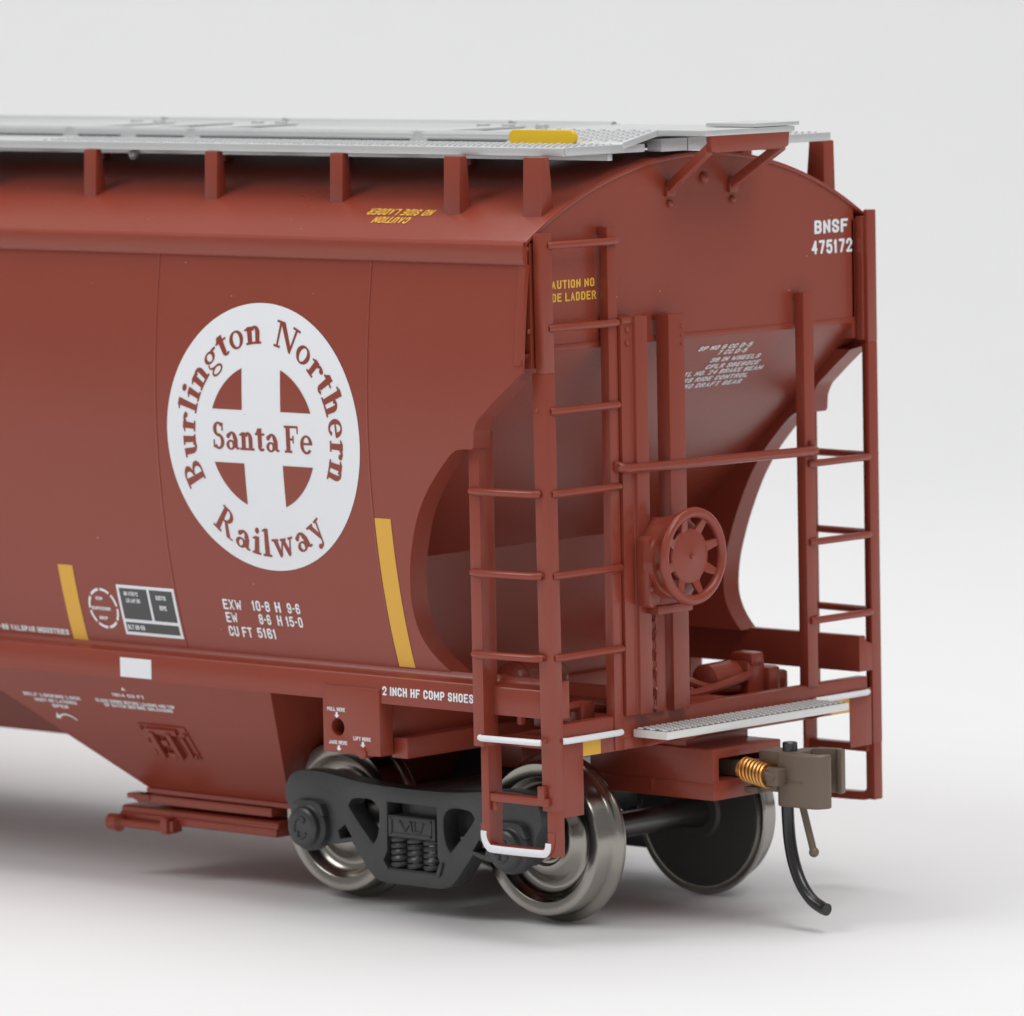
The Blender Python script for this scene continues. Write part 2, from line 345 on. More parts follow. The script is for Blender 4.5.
# ------------------------------------------------------------------ ladders, posts, stirrups
RZ = [30.62, 25.10, 19.57]; RZU = [47.22, 41.70, 36.16]
bs = .06
def ladder_corner(sg):
    Y = lambda y: y*sg
    near = sg < 0
    # corner post : an angle section
    poly = [(0, Y(17.43)), (-1.15, Y(17.43)), (-1.15, Y(17.08)), (-.32, Y(17.08)), (-.32, Y(16.42)), (0, Y(16.42))]
    pm = MB().prism(poly, 'z', 9.2 if near else 10.2, 38.7)
    pm.v = [(x, y+(.42*(48-z)/42 if near else .4), z) for x, y, z in pm.v]
    post = obj('corner_post', pm, RED, car, bevel=.06)
    poly = [(0, Y(17.43)), (-.8, Y(17.43)), (-.8, Y(17.1)), (-.32, Y(17.1)), (-.32, Y(16.42)), (0, Y(16.42))]
    pm = MB().prism(poly, 'z', 38.7, 48.05)
    pm.v = [(x, y+(.42*(48-z)/42 if near else .4), z) for x, y, z in pm.v]
    obj('upper_angle', pm, RED, post, bevel=.05)
    obj('post_foot', B(-.78, 0-.02, Y(17.41)+.4, Y(16.5)+.4, 6.1, 9.6 if near else 10.6), RED, post, bevel=bs)
    obj('post_gusset', B(-.9, -.3, Y(17.1), Y(16.6), 38.9, 47.6), RED, post, bevel=bs)
    for z in (47.0, 41.5):
        obj('bolt', MB().sphere((-1.2, Y(17.55), z), .2), RED, post)
    for z in RZ+[36.2, 13.92]:
        obj('bolt', MB().sphere((-.75, Y(17.45)+.42*(48-z)/42, z+.05), .17, (1, .7, 1)), RED, post)
    obj('corner_plate', B(-.12, -.03, Y(16.5)+.2, Y(14.2)+.1, 8.7 if near else 10.1, 14.2), RED, post, bevel=.03)
    for z in (9.6, 11.0):
        obj('bolt', MB().sphere((-.4, Y(17.43)+.4, z), .16, (1, .6, 1)), RED, post)
    # side ladder
    st = [(-6.6, Y(17.85)), (-5.63, Y(17.85)), (-5.63, Y(16.4)), (-5.9, Y(16.4)), (-5.9, Y(17.5)), (-6.6, Y(17.5))]
    lad = obj('side_ladder', MB().prism(st, 'z', 13.3, 34.6), RED, car, bevel=.05)
    st = [(-6.35, Y(17.43)), (-5.65, Y(17.43)), (-5.65, Y(16.1)), (-5.9, Y(16.1)), (-5.9, Y(17.1)), (-6.35, Y(17.1))]
    obj('lower_stile', MB().prism(st, 'z', 6.3, 13.5), RED, lad, bevel=.05)
    for z in RZ:
        obj('rung', MB().tube([(-6.4, Y(17.85), z+.02), (-5.8, Y(18.0), z), (-1.1, Y(17.65), z), (-.9, Y(17.5), z), (-.7, Y(17.3), z)], .27, 10), RED, lad)
        obj('bolt', MB().sphere((-6.25, Y(17.86), z+.05), .17, (1, .6, 1)), RED, lad)
    obj('grab_bar', MB().tube([(-6.0, Y(17.85), 13.92), (-5.75, Y(17.98), 13.9), (-1.0, Y(17.68), 13.9), (-.75, Y(17.55), 13.9)], .22, 10), WHITE, lad)
    # stirrup steps
    obj('step_tread', B(-6.1, -.4, Y(17.36), Y(16.55), 9.55, 10.1), RED, lad, bevel=bs)
    obj('step_corner', B(-1.3, -.7, Y(17.38), Y(16.9), 9.7, 10.9), RED, lad, bevel=bs)
    obj('step_gusset', B(-6.0, -5.2, Y(17.2), Y(16.5), 8.9, 9.7), RED, lad, bevel=bs)
    pts = catmull([(-6.2, 8.0), (-6.18, 7.0), (-5.85, 6.45), (-5.2, 6.3), (-1.4, 6.3), (-.75, 6.45), (-.42, 7.0), (-.4, 7.8)], 5)
    mb = MB()
    for (x0, z0), (x1, z1) in zip(pts[:-1], pts[1:]): pass
    sy = lambda x: .3*(x+6.2)/5.8
    rows = []
    for i, (x, z) in enumerate(pts):
        x0, z0 = pts[max(i-1, 0)]; x1, z1 = pts[min(i+1, len(pts)-1)]
        t = Vector((x1-x0, z1-z0)).normalized(); n_ = Vector((-t.y, t.x))*.3
        rows.append([(x+n_.x, Y(17.4)+sy(x), z+n_.y), (x-n_.x, Y(17.4)+sy(x), z-n_.y), (x-n_.x, Y(16.62)+sy(x), z-n_.y), (x+n_.x, Y(16.62)+sy(x), z+n_.y), (x+n_.x, Y(17.4)+sy(x), z+n_.y)])
    mb.grid(rows); n_ = len(rows)*5; mb.f += [(0, 1, 2, 3), (n_-2, n_-3, n_-4, n_-5)]
    stp = obj('stirrup_step', mb, RED, car, bevel=.04, ang=60)
    if near:
        mid = [(x, Y(17.45)+sy(x), z) for x, z in catmull([(-6.2, 7.5), (-6.18, 7.0), (-5.85, 6.45), (-5.2, 6.3), (-1.4, 6.3), (-.8, 6.42), (-.62, 6.75), (-.6, 7.05)], 5)]
        mb = MB().tube(mid, .26, 10)
        mb.v = [(x, Y(17.45)+sy(x)+(y-Y(17.45)-sy(x))*.35, z) for x, y, z in mb.v]
        obj('painted_edge', mb, WHITE, stp)
    # end ladder
    zt = 48.2 if near else 42.6
    yo, yi = (10.85, 9.95) if near else (10.8, 9.7)
    st = [(0, Y(yo)), (-.75, Y(yo)), (-.75, Y(yo-.25)), (-.25, Y(yo-.25)), (-.25, Y(yi)), (0, Y(yi))]
    if not near: st = [(0, Y(yo)), (-.25, Y(yo)), (-.25, Y(yi+.25)), (-.8, Y(yi+.25)), (-.8, Y(yi)), (0, Y(yi))]
    el = obj('end_ladder', MB().prism(st, 'z', 12.7 if near else 14.9, zt), RED, car, bevel=.05)
    obj('stile_foot', B(-1.1, -.02, Y(yo-.05), Y(yi+.05), zt-.55, zt-.04), RED, el, bevel=bs)
    for z in RZ + (RZU if near else []):
        obj('rung', MB().tube([(-.1, Y(16.75), z), (.12, Y(16.3), z), (.12, Y(10.5), z), (.0, Y(10.0), z)], .26, 10), RED, el)
        obj('bolt', MB().sphere((.05, Y(10.3), z+.05), .17), RED, el)
    obj('grab_bar', MB().tube([(.02, Y(16.2), 13.92), (.22, Y(15.9), 13.92), (.22, Y(10.6), 13.92), (.1, Y(10.35), 13.92)], .22, 10), WHITE, el)
    obj('yellow_mark', B(-.11, -.085, Y(14.35), Y(12.25), 12.66, 13.85), YELLOW, ends)
ladder_corner(-1); ladder_corner(1)
# hand rail across the end
pts = [(-.05, -10.25, 32.05), (.35, -10.3, 31.95), (.5, -9.9, 31.8), (.5, -5, 31.72), (.5, 5, 31.62), (.5, 9.8, 31.55), (.4, 10.25, 31.55), (.0, 10.3, 31.3)]
rail = obj('end_handrail', MB().tube(pts, .34, 12), RED, car)
obj('rail_eye', MB().tube([(.1, -10.3, 32.3), (.15, -10.3, 31.7)], .3, 10), RED, rail)
obj('rail_eye', MB().tube([(.1, 10.3, 32.2), (.15, 10.3, 31.1)], .26, 10), RED, rail)

# ------------------------------------------------------------------ brake gear on the end
mast = MB().prism([(.5, -7.45), (.5, -8.7), (.2, -8.75), (.2, -9.85), (-.85, -9.85), (-.85, -9.6), (-.1, -9.6), (-.1, -8.6), (.1, -8.6), (.1, -7.45)], 'z', 14.95, 42.05)
ma = obj('brake_mast', mast, RED, car, bevel=.06)
obj('mast_cap', B(-1.05, .3, -9.8, -7.5, 41.6, 42.0), RED, ma, bevel=.05)
for z in (41.2, 40.3): obj('bolt', MB().sphere((.22, -9.25, z), .2), RED, ma)
mb2 = MB().prism([(.5, -3.6), (.5, -5.25), (-.65, -5.25), (-.65, -5.0), (.25, -5.0), (.25, -3.6)], 'z', 14.9, 42.0)
mm = obj('brake_mast', mb2, RED, car, bevel=.06)
obj('mast_cap', B(-1.05, .3, -5.2, -3.65, 41.55, 41.95), RED, mm, bevel=.05)
for z in (41.1, 40.5, 39.9): obj('bolt', MB().sphere((.5, -3.9, z), .13), RED, mm)
obj('brake_rod', B(-.1, .18, -6.75, -5.7, 14.9, 23.0), RED, mm, bevel=.05)
ch = obj('brake_chain', MB().tube([(.25, -7.0, 22.5), (.25, -7.0, 15.2)], .08, 6), RED, car)
for k in range(11):
    z = 22.2-.66*k; t = k % 2
    pts = [(.25+(.24*math.sin(q) if t else 0), -7.0+(0 if t else .24*math.sin(q)), z+.42*math.cos(q)) for q in np.linspace(0, 2*math.pi, 12, endpoint=False)]
    obj('chain_link', MB().tube(pts, .09, 6, closed=True), RED, ch)
# housing
BWX, BWY, BWZ = 3.0, -5.98, 25.68
hs = [(-8.75, 22.7), (-8.75, 26.7), (-7.3, 28.3), (-4.2, 28.2), (-3.4, 26.5), (-3.6, 23.4), (-4.6, 22.2), (-8.0, 22.2)]
hou = obj('brake_housing', MB().prism(hs, 'x', .5, 1.25), RED, car, bevel=.12)
obj('housing_drum', MB().lathe([(1.2, 2.85), (1.9, 2.75), (2.05, 2.5), (2.05, .7), (2.8, .6)], (BWY-.25, BWZ-.15), axis='x', n=48), RED, hou)
obj('housing_ledge', B(.5, 1.5, -7.9, -4.3, 21.75, 22.35), RED, hou, bevel=.12)
obj('housing_chute', B(.45, 1.3, -7.4, -4.4, 22.2, 23.8), RED, hou, bevel=.1)
obj('housing_flange', MB().prism([(-8.95, 22.5), (-8.95, 26.9), (-8.6, 27.2), (-8.6, 22.3)], 'x', .5, 1.6), RED, hou, bevel=.08)
for z in (23.6, 25.6): obj('bolt', MB().sphere((1.6, -8.75, z), .2), RED, hou)
# brake wheel
R1 = 3.35
rimp = [(BWX+.34*math.cos(q), R1-.36+.36*math.sin(q)) for q in np.linspace(0, 2*math.pi, 13)]
mb = MB().lathe(rimp, (BWY, BWZ), axis='x', n=72); mb.f = mb.f[:-2]
wheelb = obj('brake_wheel', mb, RED, car)
HX = BWX-.32
obj('wheel_hub', MB().lathe([(HX-.25, 1.82), (HX-.02, 1.9), (HX+.08, 1.82), (HX+.16, 1.4), (HX+.2, .3), (HX+.25, .12)], (BWY, BWZ), axis='x', n=48), RED, wheelb)
for k in range(8):
    q = math.radians(17+45*k); cq, sq = math.cos(q), math.sin(q)
    P = lambda rr_, w, x: (x, BWY+rr_*cq-w*sq, BWZ+rr_*sq+w*cq)
    mb = MB().hexa([P(1.75, -.36, HX-.18), P(2.95, -.22, BWX-.2), P(2.95, .22, BWX-.2), P(1.75, .36, HX-.18)], [P(1.75, -.36, HX+.08), P(2.95, -.22, BWX+.12), P(2.95, .22, BWX+.12), P(1.75, .36, HX+.08)])
    obj('spoke', mb, RED, wheelb, bevel=.06)
obj('wheel_nut', MB().lathe([(HX+.15, .2), (HX+.32, .2), (HX+.36, .12)], (BWY, BWZ), axis='x', n=6), RED, wheelb)

# end platform with tread
plat = obj('end_platform', B(.1, 3.15, -9.1, 10.3, 13.45, 13.98), WMETAL, car, bevel=.07)
mb = MB()
for k in range(32):
    for j in range(5):
        x = .48+.56*j; yy = -8.8+.6*k+.15*(j % 2)*2
        if yy > 10.05: continue
        mb.hexa([(x-.17, yy-.15, 13.98), (x+.17, yy-.05, 13.98), (x+.17, yy+.15, 13.98), (x-.17, yy+.05, 13.98)], [(x-.11, yy-.09, 14.1), (x+.11, yy-.03, 14.1), (x+.11, yy+.09, 14.1), (x-.11, yy+.03, 14.1)])
obj('gap_shade_sheet', B(.25, 3.0, -8.95, 10.15, 13.9, 14.0), GAPSHADE, plat)  # solid dark sheet, paints the shaded openings between the studs
tr = obj('tread_studs', mb, WMETAL, plat, recalc=True, ang=20); tr['kind'] = 'stuff'
mb = MB()
for y0 in (-7.9, -4.6, 9.3):
    gp = [(-.1, 12.7), (.6, 12.75), (1.5, 13.0), (2.3, 13.3), (2.6, 13.48), (-.1, 13.48)]
    obj('platform_bracket', MB().prism(gp, 'y', y0, y0+.35), RED, plat, bevel=.04)
mb = MB()
mb.prism([(-.04, 12.7), (-.04, 13.4), (-.5, 13.4), (-.5, 12.7)], 'y', -9.9, -7.5)
obj('bracket_plate', mb, RED, plat, bevel=.05)

# ------------------------------------------------------------------ draft box and coupler
dbx = solid([[(-3.6, 8.75), (-3.6, 12.12), (3.6, 12.12), (3.6, 8.75)]], [[(-3.0, 9.9), (3.0, 9.9), (3.0, 11.45), (-3.0, 11.45)]], 'x', -8.8, 2.5)
db = obj('draft_box', dbx, RED, car, bevel=.1)
obj('box_lid', B(-9.2, 2.56, -3.66, 3.66, 8.6, 9.78), RED, db, bevel=.1)
obj('box_end_plate', B(-8.5, -7.9, -2.95, 2.95, 9.92, 11.4), RED, db)
obj('box_rib', B(-3.2, -2.9, -3.78, -3.6, 8.9, 9.8), RED, db, bevel=.04)
obj('box_mount', B(-9.2, -.2, -3.3, 3.3, 12.0, 12.75), RED, db, bevel=.08)
# coupler: shank, head, knuckle, spring, pin
mb = B(-2.0, 6.5, -.75, .75, 9.95, 11.1)
cp = obj('coupler', mb, COUP, car, bevel=.12)
obj('shank_plate', B(4.3, 7.4, -.95, 1.0, 11.05, 12.0), COUP, cp, bevel=.15)
obj('shank_plate', B(3.9, 6.2, -1.35, .9, 9.25, 9.95), COUP, cp, bevel=.12)
hd = [(6.1, -1.15), (9.2, -1.15), (9.62, -.85), (9.9, -.3), (9.9, .15), (9.5, .2), (9.1, -.35), (7.3, -.3), (7.0, .3), (7.0, 2.0), (6.5, 2.5), (6.0, 1.6), (5.9, 0)]
obj('coupler_head', MB().prism(hd, 'z', 8.25, 11.98), COUP, cp, bevel=.22, seg=3)
kn = [(7.05, 1.4), (7.05, 2.3), (8.6, 2.75), (9.15, 2.5), (9.3, 1.9), (9.0, 1.8), (8.6, 2.2), (8.0, 1.9)]
obj('guard_arm', MB().prism(kn, 'z', 9.0, 12.05), COUP, cp, bevel=.1)
obj('spring_post', MB().tube([(5.4, -1.62, 10.45), (6.6, -1.55, 10.3)], .62, 14), COUP, cp)
obj('spring_seat', B(5.75, 6.9, -2.1, -1.0, 9.75, 10.95), COUP, cp, bevel=.15)
obj('lower_lug', B(3.5, 4.7, -1.6, -.6, 9.05, 9.5), COUP, cp, bevel=.1)
mb = MB().tube([(6.85, -1.17, 10.05), (8.4, -1.17, 10.05)], .05, 6); obj('mould_line', mb, COUP, cp)
pts = [(3.75+2.1*q/(2*math.pi*7), -1.75+.74*math.cos(q), 10.72-.35*q/(2*math.pi*7)+.74*math.sin(q)) for q in np.linspace(0, 2*math.pi*7.0, 150)]
obj('knuckle_spring', MB().tube(pts, .125, 7), BRONZE, cp)
obj('spring_core', MB().tube([(3.4, -1.75, 10.72), (5.7, -1.72, 10.4)], .62, 14), BRONZE, cp)
obj('pivot_pin', MB().lathe([(11.5, .52), (12.55, .52), (12.62, .45)], (6.45, -.15), axis='z', n=24), PIN, cp)
pts = catmull([(6.15, -.15, 8.9), (6.2, -.15, 7.2), (6.4, -.2, 5.6), (6.85, -.28, 4.1), (7.55, -.38, 2.85), (8.5, -.5, 1.95), (9.5, -.6, 1.5), (9.95, -.66, 1.42)], 6)
obj('trip_pin', MB().tube(pts, .44, 16), PIN, cp)
obj('uncoupling_rod', MB().tube([(7.0, .3, 8.6), (8.05, .25, 5.3)], .25, 10), COUP, cp)
obj('rod_knob', MB().sphere((8.12, .25, 5.1), .36, n=14, m=8), COUP, cp)

# ------------------------------------------------------------------ truck
TX = -17.8; AX = 9.6
def truck_parts(xc, parent):
    out = []
    # bolster
    out.append(obj('truck_bolster', B(xc-1.9, xc+1.9, -11.2, 11.2, 5.2, 8.7), BLACK, parent, bevel=.2))
    for sg in (-1, 1):
        Y = lambda y: y*sg
        outl = catmull([(-12.2, 7.2), (-12.15, 8.1), (-11.6, 8.95), (-10.6, 9.32), (-8.8, 9.38), (-7.0, 9.2), (-5.4, 9.0), (-3.3, 8.85), (0, 8.8), (3.3, 8.85), (5.4, 9.0), (7.0, 9.2), (8.8, 9.38), (10.6, 9.32), (11.6, 8.95), (12.15, 8.1), (12.2, 7.2)], 3)
        lowr = [(11.7, 6.4), (11.2, 4.8), (10.4, 4.2), (7.2, 4.35), (6.4, 4.5), (5.8, 4.7), (4.3, 2.9), (3.7, 2.35), (3.1, 2.1), (2.5, 2.02), (-2.5, 2.02), (-3.1, 2.1), (-3.7, 2.35), (-4.3, 2.9), (-5.8, 4.7), (-6.4, 4.5), (-7.2, 4.35), (-10.4, 4.2), (-11.2, 4.8), (-11.7, 6.4)]
        w1 = catmull([(-5.95, 7.35), (-5.5, 7.72), (-3.9, 7.78), (-3.2, 7.3), (-3.05, 6.6), (-3.2, 5.4), (-3.6, 4.75), (-3.95, 4.9), (-5.85, 6.9), (-5.95, 7.35)], 3)[:-1]
        w2 = [(-x, z) for x, z in w1][::-1]
        ws = [(-2.3, 7.75), (2.45, 7.75), (2.45, 4.3), (2.75, 3.6), (2.3, 3.0), (-2.3, 3.0), (-2.75, 3.6), (-2.35, 4.3)]
        t1 = [(-7.1, 5.3), (-6.4, 5.8), (-5.75, 4.95), (-6.9, 4.75)]; t2 = [(-x, z) for x, z in t1][::-1]
        sh = lambda p: [(x+xc, z) for x, z in p]
        mb = solid([sh(outl+lowr)], [sh(w1), sh(w2), sh(ws), sh(t1), sh(t2)], 'y', Y(12.3), Y(10.7))
        sf = obj('side_frame', mb, BLACK, parent, bevel=.13, ang=45)
        obj('bolster_end', B(xc-2.3, xc+2.2, Y(12.25), Y(11.0), 5.3, 6.85), BLACK, sf, bevel=.12)
        obj('bolster_rim', MB().box(xc-2.0, xc+1.9, Y(12.32), Y(12.2), 5.5, 5.62).box(xc-2.0, xc+1.9, Y(12.32), Y(12.2), 6.6, 6.72).box(xc-2.0, xc-1.88, Y(12.32), Y(12.2), 5.5, 6.7).box(xc+1.78, xc+1.9, Y(12.32), Y(12.2), 5.5, 6.7), BLACK, sf)
        mk = MB()
        for p0, p1 in [((-1.2, 6.5), (-.65, 5.8)), ((-.65, 5.8), (-.1, 6.5)), ((-.1, 6.5), (.05, 5.8)), ((.25, 6.5), (.3, 5.8)), ((.3, 5.8), (.85, 5.85)), ((.85, 5.85), (1.1, 6.45))]:
            mk.tube([(xc+p0[0], Y(12.27), p0[1]), (xc+p1[0], Y(12.27), p1[1])], .1, 6)
        obj('cast_mark', mk, BLACK, sf)
        for xo in (-1.55, 0, 1.55):
            pts = [(xc+xo+.62*math.cos(q), Y(11.62)+.62*math.sin(q), 3.05+2.2*q/(2*math.pi*5)) for q in np.linspace(0, 2*math.pi*5, 75)]
            obj('spring', MB().tube(pts, .2, 6), BLACK, sf)
        obj('spring_seat', B(xc-2.6, xc+2.6, Y(12.2), Y(10.9), 2.7, 3.1), BLACK, sf, bevel=.08)
        obj('friction_lug', MB().hexa([(xc+2.3, Y(12.45), 2.9), (xc+2.7, Y(12.45), 2.9), (xc+2.7, Y(12.2), 2.9), (xc+2.3, Y(12.2), 2.9)], [(xc+2.75, Y(12.45), 3.9), (xc+3.05, Y(12.45), 3.9), (xc+3.05, Y(12.2), 3.9), (xc+2.75, Y(12.2), 3.9)]), BLACK, sf, bevel=.05)
        for ax in (-AX, AX):
            mb = MB().lathe([(Y(12.0), 1.75), (Y(12.75), 1.72), (Y(12.9), 1.55), (Y(12.95), 1.42), (Y(13.35), 1.38), (Y(13.5), 1.2), (Y(13.52), .9)], (xc+ax, 5.45), n=36)
            cap = obj('bearing_cap', mb, BLACK, sf)
            mb = MB().prism([(xc+ax-1.6, 6.3), (xc+ax-1.35, 7.1), (xc+ax-.8, 7.35), (xc+ax+.8, 7.35), (xc+ax+1.35, 7.1), (xc+ax+1.7, 6.3)], 'y', Y(12.9), Y(12.0))
            obj('bearing_adapter', mb, BLACK, sf, bevel=.12)
            mk = MB()
            pts = [(xc+ax+.62*math.cos(q), Y(13.52), 5.45+.75*math.sin(q)) for q in np.linspace(math.radians(60), math.radians(330), 14)]
            mk.tube(pts, .12, 6); mk.sphere((xc+ax+.3, Y(13.5), 6.0), .22); mk.sphere((xc+ax-.3, Y(13.5), 5.0), .22)
            obj('cap_lettering', mk, BLACK, sf)
    for ax in (-AX, AX):
        xa = xc+ax
        mb = MB().lathe([(-12.2, .5), (-9.5, .5), (-9.4, .95), (-7, 1.15), (-4, .88), (4, .88), (7, 1.15), (9.4, .95), (9.5, .5), (12.2, .5)], (xa, 5.75), n=32)
        axo = obj('axle', mb, AXLE, parent)
        for sg in (-1, 1):
            Y = lambda y: y*sg
            pf = [(p_, q_*1.035 if q_ > 5 else q_) for p_, q_ in [(7.32, 1.1), (7.30, 5.2), (7.25, 5.55), (7.3, 5.7), (7.5, 5.76), (7.7, 5.7), (7.85, 5.45), (7.98, 5.27), (8.2, 5.2), (9.35, 5.12), (9.45, 5.05), (9.45, 4.42), (9.4, 4.33), (8.75, 4.1), (8.45, 3.7), (8.4, 3.3), (8.55, 2.9), (9.0, 2.55), (9.12, 2.3), (9.12, 1.9), (8.9, 1.7), (8.9, 1.55), (9.5, 1.5), (9.55, 1.35), (9.55, .5)]]
            w = obj('wheel', MB().lathe([(Y(p), q) for p, q in pf], (xa, 5.75), n=96), STEEL, parent, ang=45)
            obj('wheel_back', MB().lathe([(Y(7.29), 5.35), (Y(7.24), 5.3), (Y(7.24), 2.0), (Y(7.0), 1.8), (Y(7.0), 1.2)], (xa, 5.75), n=64), STEELB, w)
    # brake beam and shoes between the axles
    for sg in (-1, 1):
        bb = obj('brake_beam', B(xc+sg*3.0-.3, xc+sg*3.0+.3, -8.5, 8.5, 4.6, 5.3), BLACK, parent, bevel=.1)
        for yy in (-8.3, 8.3):
            obj('brake_shoe', B(xc+sg*3.55-.35, xc+sg*3.55+.35, yy-.5, yy+.5, 3.9, 6.6), BLACK, bb, bevel=.1)
truck_parts(TX, car); truck_parts(-202-TX, car)

# ------------------------------------------------------------------ gear seen behind the end ladder
def part(name, mb, parent=car, bevel=.1, m=None): return obj(name, mb, m or RED, parent, bevel=bevel)
shelf = part('equipment_shelf', B(-8.5, -2.6, -8, 11.5, 13.9, 14.35))
tank = obj('air_reservoir', MB().lathe([(-8.5, .6), (-8.3, 1.1), (-7.9, 1.4), (-3.6, 1.4), (-3.1, 1.1), (-2.9, .6)], (-12.2, 16.2), axis='y', n=36), RED, car)
part('tank_strap', MB().lathe([(-7.4, 1.46), (-6.9, 1.46)], (-12.2, 16.2), axis='y', n=36), tank, 0)
part('tank_strap', MB().lathe([(-5.0, 1.46), (-4.5, 1.46)], (-12.2, 16.2), axis='y', n=36), tank, 0)
part('tank_saddle', B(-13.3, -11.1, -7.5, -4.5, 14.3, 15.2), tank)
valve = part('control_valve', B(-5.6, -3.6, 7.4, 9.3, 14.3, 16.7), bevel=.25)
part('valve_cover', B(-5.4, -3.4, 7.6, 9.0, 16.4, 17.3), valve, .25)
part('valve_body', B(-5.2, -3.1, 9.1, 10.4, 14.3, 16.2), valve, .3)
part('valve_body', B(-4.9, -3.3, 10.3, 11.5, 14.3, 15.8), valve, .3)
part('brake_cylinder', MB().lathe([(4.4, .8), (4.6, 1.2), (7.4, 1.25), (7.6, 1.0)], (-5.2, 15.5), axis='y', n=32), bevel=0)
part('brake_pipe', MB().tube(catmull([(-5, -1.5, 15.2), (-4, 1, 15.0), (-3.6, 3.5, 15.2), (-3.5, 7.5, 15.8)], 5), .32, 8), bevel=0)
part('brake_pipe', MB().tube(catmull([(-7.5, -1.0, 17.5), (-6, 1.5, 16.4), (-4.5, 4, 15.2), (-4.2, 7, 14.9)], 5), .3, 8), bevel=0)
part('brake_pipe', MB().tube(catmull([(-3.2, -13.2, 15.3), (-2.8, -11.5, 15.6), (-2.4, -9, 15.2), (-2.3, -6.5, 15.0)], 5), .32, 8), bevel=0)
part('lever_bracket', B(-3.4, -2.2, -11.6, -10.4, 14.35, 15.9), bevel=.15)
part('lever_bracket', B(-4.6, -3.6, -14.0, -13.0, 14.35, 16.6), bevel=.15)
part('shelf_bracket', B(-6.5, -1.0, -16.0, -7.9, 13.2, 13.75), shelf)
part('stand_post', B(-9.5, -8.6, 2.2, 3.0, 14.3, 25.0), bevel=.1)
part('reservoir_pipe', MB().tube([(-8, -11.5, 14.0), (-8, -11.5, 17.0)], .3, 8), bevel=0)

# ------------------------------------------------------------------ roof: posts, walks, hatches
def roof_post(xc, w, y0, y1):
    for sg in (-1, 1):
        zb = roofz(y0)-.35
        mb = MB().hexa([(xc-w, sg*y0, zb), (xc+w, sg*y0, zb), (xc+w, sg*y1, roofz(y1)-.3), (xc-w, sg*y1, roofz(y1)-.3)],
                       [(xc-w, sg*(y0-.12), 53.02), (xc+w, sg*(y0-.12), 53.02), (xc+w*.8, sg*(y1+.25), 53.02), (xc-w*.8, sg*(y1+.25), 53.02)])
        obj('walk_post', mb, RED, car, bevel=.12)
roof_post(-9.95, .75, 15.45, 14.2); roof_post(-2.55, .85, 15.5, 14.2)
k = 0
for xp in (-21.9, -34.15, -46.4, -58.6, -70.9, -83.1, -95.4, -107.6, -119.9, -132.1, -144.4, -156.6, -168.9, -181.1): roof_post(xp, .62, 14.3, 13.2)
for sg in (-1, 1):
    Y = lambda y: y*sg
    wk = obj('roof_walk', B(XL+1, -1.0, Y(14.0), Y(5.65), 53.02, 53.58), SILVER, car, bevel=.08)
    obj('walk_end_edge', B(-1.0, -.78, Y(13.9), Y(8.0), 53.1, 53.62), SILVER, wk, bevel=.05)
    obj('walk_rail', B(XL+1, -1.1, Y(9.4), Y(8.9), 52.55, 53.0), SILVER, wk, bevel=.05)
    mb = MB()
    for i in range(60):
        for j in range(7):
            x = -1.6-.85*i; y = 8.6+.75*j+(.37 if i % 2 else 0)
            mb.hexa([(x-.16, Y(y)-.16, 53.55), (x+.16, Y(y)-.16, 53.55), (x+.16, Y(y)+.16, 53.55), (x-.16, Y(y)+.16, 53.55)], [(x-.08, Y(y)-.08, 53.7), (x+.08, Y(y)-.08, 53.7), (x+.08, Y(y)+.08, 53.7), (x-.08, Y(y)+.08, 53.7)])
    tt = obj('tread_studs', mb, BRIGHT, wk, ang=20); tt['kind'] = 'stuff'
# cross-over platform at the end of the roof
top = [(-8.35, 53.62), (-8.2, 53.75), (-4.75, 54.44), (4.75, 54.44), (8.2, 53.75), (8.35, 53.62), (8.2, 53.3), (4.75, 54.02), (-4.75, 54.02), (-8.2, 53.3)]
cross = obj('roof_platform', MB().prism(top, 'x', -11.4, -.72), SILVER, car, bevel=.05)
obj('platform_tongue', B(-.72, 3.62, -4.72, 4.72, 54.06, 54.46), SILVER, cross, bevel=.06)
obj('platform_tongue', B(-.9, 3.55, 0.6, 5.3, 54.5, 54.75), SILVER, cross, bevel=.06)
mb = MB()
for i in range(15):
    for j in range(6):
        x = -1.2-.68*i; y = -8.0+.58*j+(.28 if i % 2 else 0); z = 53.75+(y+8.2)*.2
        if y > -4.9: continue
        mb.hexa([(x-.19, y-.14, z-.05), (x+.19, y-.14, z-.05), (x+.19, y+.14, z+.03), (x-.19, y+.14, z+.03)], [(x-.1, y-.08, z+.13), (x+.1, y-.08, z+.13), (x+.1, y+.08, z+.16), (x-.1, y+.08, z+.16)])
tt = obj('tread_studs', mb, BRIGHT, cross, ang=20); tt['kind'] = 'stuff'
st = [(-10.75+.45+.45*math.cos(q), 54.05+.5*math.sin(q)) for q in np.linspace(math.pi/2, 3*math.pi/2, 9)] + [(-4.75-.45+.45*math.cos(q), 54.05+.5*math.sin(q)) for q in np.linspace(-math.pi/2, math.pi/2, 9)]
obj('yellow_grip', MB().prism(st, 'y', -8.7, -8.25), YBLOCK, cross, bevel=.08)
